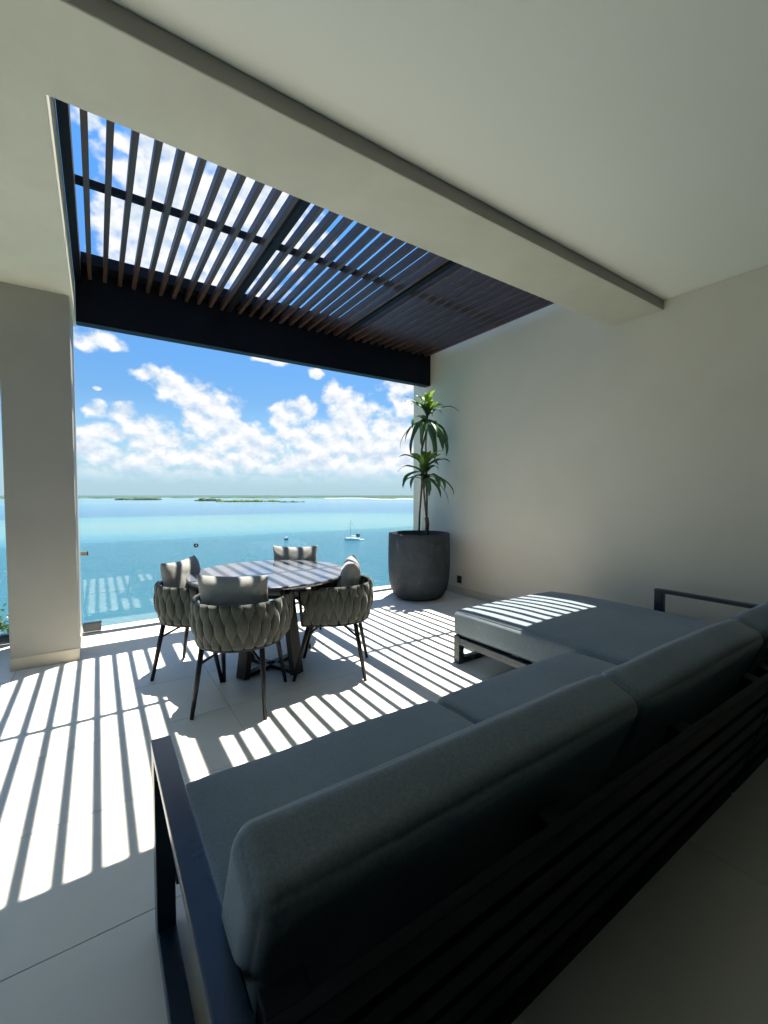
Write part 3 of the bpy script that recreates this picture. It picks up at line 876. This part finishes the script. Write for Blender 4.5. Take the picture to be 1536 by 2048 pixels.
for i, (xy, fc, lab) in enumerate(CH):
    c_ = proto if i == 0 else copy_tree(proto)
    rz = -math.atan2(fc[0], fc[1])
    c_.location = (xy[0], xy[1], 0); c_.rotation_euler = (0, 0, rz)
    tag(c_, lab, 'chair', G)
    off = Vector((0, -0.125, 0)); off.rotate(Matrix.Rotation(rz, 3, 'Z'))
    mb = pillow_mesh(i + 1.3, 0.46, 0.36, 0.15)
    p_ = mb.build('pillow', 'pillow_fabric', smooth=True, loc=(xy[0] + off.x, xy[1] + off.y, 0.69))
    weld(p_, 1e-5)
    p_.rotation_euler = (R(14), 0, rz + R([0, 4, -3, 2][i]))
    s_ = p_.modifiers.new('subdivision', 'SUBSURF'); s_.levels = 1; s_.render_levels = 1
    tag(p_, PLB[i], 'cushion', 'grey cushions on the dining chairs')

# ------------------------------------------------------------------ planter and dracaena
PX, PY = 3.52, 4.42
po = empty('planter', (PX, PY, 0))
prof = [(0.10, 0.0), (0.25, 0.0), (0.295, 0.012), (0.335, 0.05), (0.37, 0.12), (0.393, 0.22), (0.404, 0.34), (0.408, 0.48), (0.407, 0.62), (0.404, 0.75), (0.401, 0.842), (0.397, 0.85),
        (0.372, 0.85), (0.368, 0.84), (0.366, 0.78), (0.05, 0.78)]
MB().lathe(prof, 72).build('pot', 'planter_cement', po, smooth=False)
for q in po.children[0].data.polygons: q.use_smooth = len(q.vertices) == 4
so_ = MB()
NR = 10
for i in range(NR + 1):
    for j in range(36):
        r_ = 0.364 * i / NR + 0.001; a = 2 * math.pi * j / 36
        so_.v.append((r_ * math.cos(a), r_ * math.sin(a), 0.80 + 0.015 * noise.noise(Vector((r_ * math.cos(a) * 9, r_ * math.sin(a) * 9, 0)))))
for i in range(NR):
    for j in range(36):
        so_.f.append((i * 36 + j, i * 36 + (j + 1) % 36, (i + 1) * 36 + (j + 1) % 36, (i + 1) * 36 + j))
so_.build('soil', 'soil', po, smooth=True)
tag(po, 'large round-bottomed charcoal cement planter in the corner by the wall', 'planter')

dr = empty('dracaena_plant', (PX, PY, 0.80))
tag(dr, 'tall dracaena with two tiers of strappy leaves growing in the charcoal planter', 'plant')
rt = Vector((0.8306, -0.5569, 0))      # across the view
fw = Vector((0.5569, 0.8306, 0))


def L(a, b_, z):
    return rt * a + fw * b_ + Vector((0, 0, z - 0.80))


stems = [([L(0.0, 0.02, 0.78), L(0.01, 0.02, 1.1), L(0.04, 0.03, 1.5), L(0.035, 0.03, 1.95), L(0.10, 0.0, 2.20), L(0.10, 0.0, 2.42)], 0.013),
         ([L(0.105, 0.0, 0.78), L(0.11, 0.0, 0.98), L(0.10, 0.0, 1.05)], 0.026),
         ([L(0.10, 0.0, 1.03), L(0.105, 0.02, 1.35), L(0.095, 0.03, 1.70)], 0.014),
         ([L(0.10, 0.0, 1.03), L(0.075, -0.01, 1.25), L(0.05, -0.04, 1.5), L(0.045, -0.05, 1.66)], 0.012),
         ([L(0.10, 0.03, 1.60), L(0.09, 0.04, 2.0), L(0.10, 0.02, 2.30)], 0.010)]
for pts, r_ in stems:
    MB().tube(pts, r_, 10).build('stem', 'bark', dr, smooth=True)


def leaf_mesh(length, width, rise, droop, twist, seed, material):
    N = 12; mb = MB(); pos = Vector((0, 0, 0)); ang = rise
    cen = []
    for i in range(N + 1):
        t_ = i / N
        cen.append((pos.copy(), ang))
        pos = pos + Vector((0, math.cos(ang), math.sin(ang))) * (length / N)
        ang -= droop / N * (0.5 + 1.1 * t_)
    for i, (q, a) in enumerate(cen):
        t_ = i / N
        wd = width * (math.sin(math.pi * min(1, 0.12 + 0.88 * t_) ** 0.85)) ** 0.8 + 0.002
        if t_ > 0.97: wd = 0.002
        wav = 0.006 * math.sin(t_ * 11 + seed)
        nrm = Vector((0, -math.sin(a), math.cos(a)))
        side = Vector((math.cos(twist * t_), 0, 0)) + nrm * math.sin(twist * t_)
        for k_, fold in ((-1, 0.28), (0, 0), (1, 0.28)):
            mb.v.append(q + side * (k_ * wd / 2) + nrm * (fold * wd / 2 * abs(k_)) + Vector((wav * k_, 0, wav)))
    for i in range(N):
        for k_ in range(2):
            a = i * 3 + k_; mb.f.append((a, a + 1, a + 4, a + 3))
    return mb.mesh('leaf', material)


up_l = [leaf_mesh(l_, w_, R(a_), R(d_), t_, i, 'leaf_young_sunlit') for i, (l_, w_, a_, d_, t_) in enumerate([(0.31, 0.085, 80, 50, 0.3), (0.34, 0.075, 68, 75, -0.4), (0.27, 0.09, 58, 60, 0.5)])]
md_l = [leaf_mesh(l_, w_, R(a_), R(d_), t_, i + 5, 'leaf_dark') for i, (l_, w_, a_, d_, t_) in enumerate([(0.46, 0.075, 58, 80, 0.6), (0.47, 0.07, 42, 90, -0.6), (0.40, 0.075, 50, 105, 0.3)])]
dn_l = [leaf_mesh(l_, w_, R(a_), R(d_), t_, i + 9, 'leaf_dark') for i, (l_, w_, a_, d_, t_) in enumerate([(0.54, 0.085, 10, 115, 0.7), (0.50, 0.08, -8, 95, -0.7), (0.58, 0.085, -18, 85, 0.4), (0.47, 0.08, 22, 135, -0.3)])]


def crown_leaves(c0, zlo, zhi, nyoung, nmid, ndown, size=1.0):
    for kind, cnt in (('u', nyoung), ('m', nmid), ('d', ndown)):
        off = random.uniform(0, 6)
        for i in range(cnt):
            me = random.choice({'u': up_l, 'm': md_l, 'd': dn_l}[kind])
            frac = {'u': random.uniform(0.8, 1.0), 'm': random.uniform(0.45, 0.85), 'd': random.uniform(0.0, 0.5)}[kind]
            q = Vector(c0) + Vector((random.uniform(-0.015, 0.015), random.uniform(-0.015, 0.015), zlo + (zhi - zlo) * frac - 0.80))
            a = off + i * 2.39996 + random.uniform(-0.2, 0.2)
            s_ = size * random.uniform(0.85, 1.12)
            link_mesh('leaf', me, dr, q, (random.uniform(-0.12, 0.12), random.uniform(-0.1, 0.1), a), (s_, s_, s_))


c_top = rt * 0.10
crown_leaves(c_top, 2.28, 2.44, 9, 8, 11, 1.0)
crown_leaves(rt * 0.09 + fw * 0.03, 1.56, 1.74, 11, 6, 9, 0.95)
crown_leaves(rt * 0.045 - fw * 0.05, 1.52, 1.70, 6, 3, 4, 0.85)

# ------------------------------------------------------------------ lagoon, shores, islands
WZ = -25.65
wm = MB()
rad_ = [4, 60, 200, 500, 1200, 3000, 8000, 20000, 60000]
NA = 96
for r_ in rad_:
    for j in range(NA):
        a = 2 * math.pi * j / NA; wm.v.append((r_ * math.sin(a), r_ * math.cos(a), WZ))
for i in range(len(rad_) - 1):
    for j in range(NA):
        wm.f.append((i * NA + j, (i + 1) * NA + j, (i + 1) * NA + (j + 1) % NA, i * NA + (j + 1) % NA))
wm.f.append(tuple(range(NA)))
wa = wm.build('water', 'lagoon_water'); tag(wa, kind='structure')

gm = MB(); gm.box(-60, 60, -80, 22, WZ - 1.0, WZ + 0.5)
gr = gm.build('ground', 'ground_soil'); tag(gr, kind='structure')

# far low shore: a flat wooded plain seen edge-on, coast distance by bearing
fm = MB(); NA2 = 260
rows = 9
def coast(azd):
    d = 3900 + 900 * noise.noise(Vector((azd * 0.07, 3.1, 0))) + 700 * noise.noise(Vector((azd * 0.4, 7.7, 0)))
    d -= 1100 * max(0, min(1, (azd - 27) / 8))
    return max(2700, d)
for j in range(NA2 + 1):
    azd = -30 + 105 * j / NA2; a = R(azd); d0 = coast(azd)
    hh = 6 + 5 * (0.5 + 0.5 * noise.noise(Vector((azd * 3.0, 1.1, 0))))
    for (dd, z) in ((0, -0.3), (18, 0.6), (40, hh * 0.7), (90, hh), (400, hh * 0.9), (1200, hh * 1.1), (3500, hh + 2), (9000, 12), (24000, 17)):
        z2 = z + (1.6 * noise.noise(Vector((azd * 9, dd * 0.01, 0))) if dd > 30 else 0)
        fm.v.append(((d0 + dd) * math.sin(a), (d0 + dd) * math.cos(a), WZ + z2))
for j in range(NA2):
    for i in range(rows - 1):
        k = j * rows + i; fm.f.append((k, k + 1, k + rows + 1, k + rows))
fs_ = fm.build('far_shore', 'far_land'); tag(fs_, kind='structure')

ico = bmesh.new(); bmesh.ops.create_icosphere(ico, subdivisions=2, radius=1.0)
ICO_V = [v_.co.copy() for v_ in ico.verts]; ICO_F = [tuple(v_.index for v_ in f_.verts) for f_ in ico.faces]; ico.free()


def island(name, x, y, length, depth, height, n_, material, seed, label, rz=None):
    rnd = random.Random(seed); mb = MB()
    az_ = math.atan2(x, y); ax = Vector((math.cos(az_), -math.sin(az_), 0)); ay = Vector((math.sin(az_), math.cos(az_), 0))
    for i in range(n_):
        u = rnd.uniform(-1, 1); v_ = rnd.uniform(-1, 1) * (1 - abs(u) ** 3)
        prof_ = (1 - abs(u) ** 2.5) ** 0.5 * (0.75 + 0.5 * noise.noise(Vector((u * 3, seed, 0))))
        r_ = height * (0.28 + 0.42 * prof_ * rnd.uniform(0.6, 1.15))
        c0 = ax * (u * length / 2) + ay * (v_ * depth / 2) + Vector((0, 0, r_ * 0.55 * prof_))
        sq = rnd.uniform(0.75, 1.1)
        vv = []
        for q in ICO_V:
            k = 1 + 0.35 * noise.noise(q * 2.2 + Vector((i * 3.1, seed, 0)))
            vv.append(c0 + Vector((q.x * r_ * 1.5, q.y * r_ * 1.5, q.z * r_ * sq)) * k)
        mb.add(vv, ICO_F)
    o_ = mb.build(name, material, loc=(x, y, WZ), smooth=False)
    tag(o_, kind='structure')
    o_['label'] = label
    return o_


island('island', 117, 2716, 70, 40, 15, 30, 'mangrove', 1, 'small dark mangrove islet far off at the left')
island('island', 218, 2640, 140, 60, 17, 60, 'mangrove', 2, 'dark mangrove islet beside the smaller one far left')
island('island', 420, 2050, 110, 60, 15, 50, 'mangrove', 3, 'dark end of the long low island')
island('island', 495, 1690, 240, 70, 11, 110, 'mangrove_light', 4, 'long low pale green island on the lagoon')
island('island', 590, 1500, 80, 40, 5, 30, 'mangrove', 5, 'low dark spit at the right tip of the long island')
island('island', 640, 1500, 12, 8, 4, 8, 'mangrove', 6, 'tiny dark rock off the right tip of the long island')
sb = MB()
for j in range(41):
    azd = 26 + 22 * j / 40; a = R(azd); d0 = coast(azd)
    for dd in (-220, 25):
        sb.v.append(((d0 + dd) * math.sin(a), (d0 + dd) * math.cos(a), WZ + (0.05 if dd < 0 else 0.9)))
for j in range(40):
    sb.f.append((2 * j, 2 * j + 1, 2 * j + 3, 2 * j + 2))
be = sb.build('beach', 'sand'); tag(be, kind='structure')

# ------------------------------------------------------------------ boats
bo = empty('sailboat', (126.2, 222.4, WZ), 0)
tag(bo, 'white sailboat with bare masts moored out on the turquoise lagoon', 'sailboat')
bo.rotation_euler = (0, 0, R(-34 + 180 - 6))
hv = MB(); NS = 18
for i in range(NS + 1):
    t_ = i / NS; x = -4.6 + 9.4 * t_
    bw_ = 1.45 * (math.sin(math.pi * (0.30 + 0.70 * t_) ) ** 0.65 if t_ < 0.999 else 0.02) * (1.0 if t_ < 0.6 else 1.0)
    bw_ = max(0.03, 1.45 * (1 - max(0, (t_ - 0.35) / 0.65) ** 2.2) * (0.75 + 0.25 * min(1, t_ / 0.35)))
    sheer = 1.0 + 0.55 * (t_ - 0.4) ** 2 * 2
    for (kz, kw) in ((-0.45, 0.25), (-0.1, 0.7), (0.25, 0.9), (sheer, 1.0)):
        hv.v.append((x, -bw_ * kw, kz))
    for (kz, kw) in ((sheer, 1.0), (0.25, 0.9), (-0.1, 0.7), (-0.45, 0.25)):
        hv.v.append((x, bw_ * kw, kz))
for i in range(NS):
    for k in range(8):
        a = i * 8 + k; b_ = i * 8 + (k + 1) % 8
        hv.f.append((a, b_, b_ + 8, a + 8))
hv.f.append(tuple(range(7, -1, -1))); hv.f.append(tuple(NS * 8 + k for k in range(8)))
hu = hv.build('hull', 'boat_white', bo, smooth=False)
MB().box(-4.4, 3.6, -1.36, 1.36, 0.05, 0.26).build('waterline_stripe', 'boat_blue', hu)
MB().box(-1.8, 1.9, -0.8, 0.8, 1.0, 1.62).build('cabin', 'boat_white', bo, bevel=0.15)
MB().box(-1.5, 1.6, -0.83, 0.83, 1.22, 1.42).build('cabin_window', 'boat_dark', bo)
MB().tube([(0.9, 0, 1.0), (0.9, 0, 11.4)], [0.11, 0.07], 8).build('mast', 'boat_white', bo)
MB().tube([(-3.3, 0, 1.0), (-3.3, 0, 6.6)], [0.08, 0.05], 8).build('mizzen_mast', 'boat_white', bo)
MB().tube([(0.8, 0, 2.3), (-2.9, 0, 2.2)], 0.10, 8).build('boom', 'boat_white', bo)
MB().tube([(0.7, 0, 2.5), (-1, 0, 2.52), (-2.8, 0, 2.4)], [0.24, 0.26, 0.12], 8).build('furled_sail', 'sail_cloth', bo, smooth=True)
MB().tube([(4.7, 0, 1.4), (0.95, 0, 11.2)], [0.10, 0.05], 6).build('furled_jib', 'sail_cloth', bo)
for (a, b_) in (((-4.4, 0, 1.2), (0.85, 0, 11.3)), ((0.9, 1.3, 1.1), (0.9, 0, 10.8)), ((0.9, -1.3, 1.1), (0.9, 0, 10.8))):
    MB().tube([a, b_], 0.035, 5).build('stay', 'boat_dark', bo)
MB().tube([(-4.7, 0, 0.3), (-4.7, 0.9, 0.3), (-5.6, 1.0, 0.3), (-7.0, 0, 0.5), (-5.6, -1.0, 0.3), (-4.7, -0.9, 0.3)], 0.22, 8).build('dinghy', 'boat_white', bo, smooth=True)

bu = empty('motorboat', (93.5, 244.5, WZ), R(30))
tag(bu, 'tiny white and dark moored boat left of the sailboat', 'boat')
hm = MB()
for i in range(9):
    t_ = i / 8; x = -1.6 + 3.4 * t_; bw_ = max(0.03, 0.7 * (1 - max(0, (t_ - 0.45) / 0.55) ** 2))
    for (y, z) in ((-bw_ * .55, -0.2), (-bw_, 0.75), (bw_, 0.75), (bw_ * .55, -0.2)): hm.v.append((x, y, z))
for i in range(8):
    for k in range(4):
        a = i * 4 + k; b_ = i * 4 + (k + 1) % 4; hm.f.append((a, b_, b_ + 4, a + 4))
hm.f.append((3, 2, 1, 0)); hm.f.append((32, 33, 34, 35))
hm.build('hull', 'boat_dark', bu)
MB().box(-1.2, 0.7, -0.55, 0.55, 0.76, 1.75).build('cabin', 'boat_white', bu, bevel=0.1)
MB().box(-1.0, 0.72, -0.56, 0.56, 1.2, 1.5).build('cabin_window', 'boat_dark', bu)

# ------------------------------------------------------------------ tree below the terrace, left of the pillar
tr_ = empty('tree', (-4.55, 30.5, WZ + 0.5)); tr_.scale = (1, 1, 1.17)
tag(tr_, 'green treetop below the terrace edge left of the pillar', 'tree')
trk = []
TH = 16.0
for i in range(9):
    t_ = i / 8; trk.append((0.35 * math.sin(t_ * 3), 0.25 * math.cos(t_ * 2.2), TH * t_))
MB().tube(trk, [0.34 - 0.028 * i for i in range(9)], 9).build('trunk', 'bark', tr_, smooth=True)
rnd = random.Random(5)
cm = MB()
limbs = MB()
for i in range(12):
    a = rnd.uniform(0, 6.28); z0 = rnd.uniform(9, 14.5); l_ = rnd.uniform(1.6, 3.0)
    p0 = Vector((0.2, 0.1, z0)); p1 = p0 + Vector((math.cos(a) * l_, math.sin(a) * l_, rnd.uniform(0.8, 2.0)))
    limbs.tube([p0, p0.lerp(p1, 0.5) + Vector((0, 0, 0.25)), p1], [0.10, 0.07, 0.03], 6)
limbs.build('limbs', 'bark', tr_, smooth=True)
for i in range(46):
    a = rnd.uniform(0, 6.28); rr = 3.0 * rnd.random() ** 0.5; z = rnd.uniform(10.5, 17.2)
    rr *= max(0.25, 1 - ((z - 13.4) / 4.4) ** 2)
    c0 = Vector((rr * math.cos(a), rr * math.sin(a), z)); cr_ = rnd.uniform(0.5, 0.95)
    for k in range(95):
        d = Vector((rnd.gauss(0, 1), rnd.gauss(0, 1), rnd.gauss(0, 0.8))).normalized() * cr_ * rnd.uniform(0.55, 1.05)
        q = c0 + d; s_ = rnd.uniform(0.07, 0.15)
        u = Vector((rnd.gauss(0, 1), rnd.gauss(0, 1), rnd.gauss(0, 0.5))).normalized()
        v_ = u.cross(Vector((rnd.gauss(0, 1), rnd.gauss(0, 1), rnd.gauss(0, 1)))).normalized()
        cm.add([q - u * s_, q + v_ * s_ * 0.45, q + u * s_, q - v_ * s_ * 0.45], [(0, 1, 2, 3)])
cr_o = cm.build('crown', 'tree_leaf', tr_)
cr_o['kind'] = 'stuff'

# ------------------------------------------------------------------ moist air over the lagoon
n, p, o = mat('lagoon_air'); n.t.nodes.remove(p)
pv = n.new('ShaderNodeVolumePrincipled'); pv.inputs['Color'].default_value = (0.30, 0.47, 0.58, 1)
pv.inputs['Density'].default_value = 0.00004; pv.inputs['Anisotropy'].default_value = 0.0
n.put(o.inputs['Volume'], pv.outputs[0])
hz = MB().box(-62000, 62000, -62000, 62000, WZ - 3, 4.2).build('haze', 'lagoon_air'); tag(hz, kind='stuff')
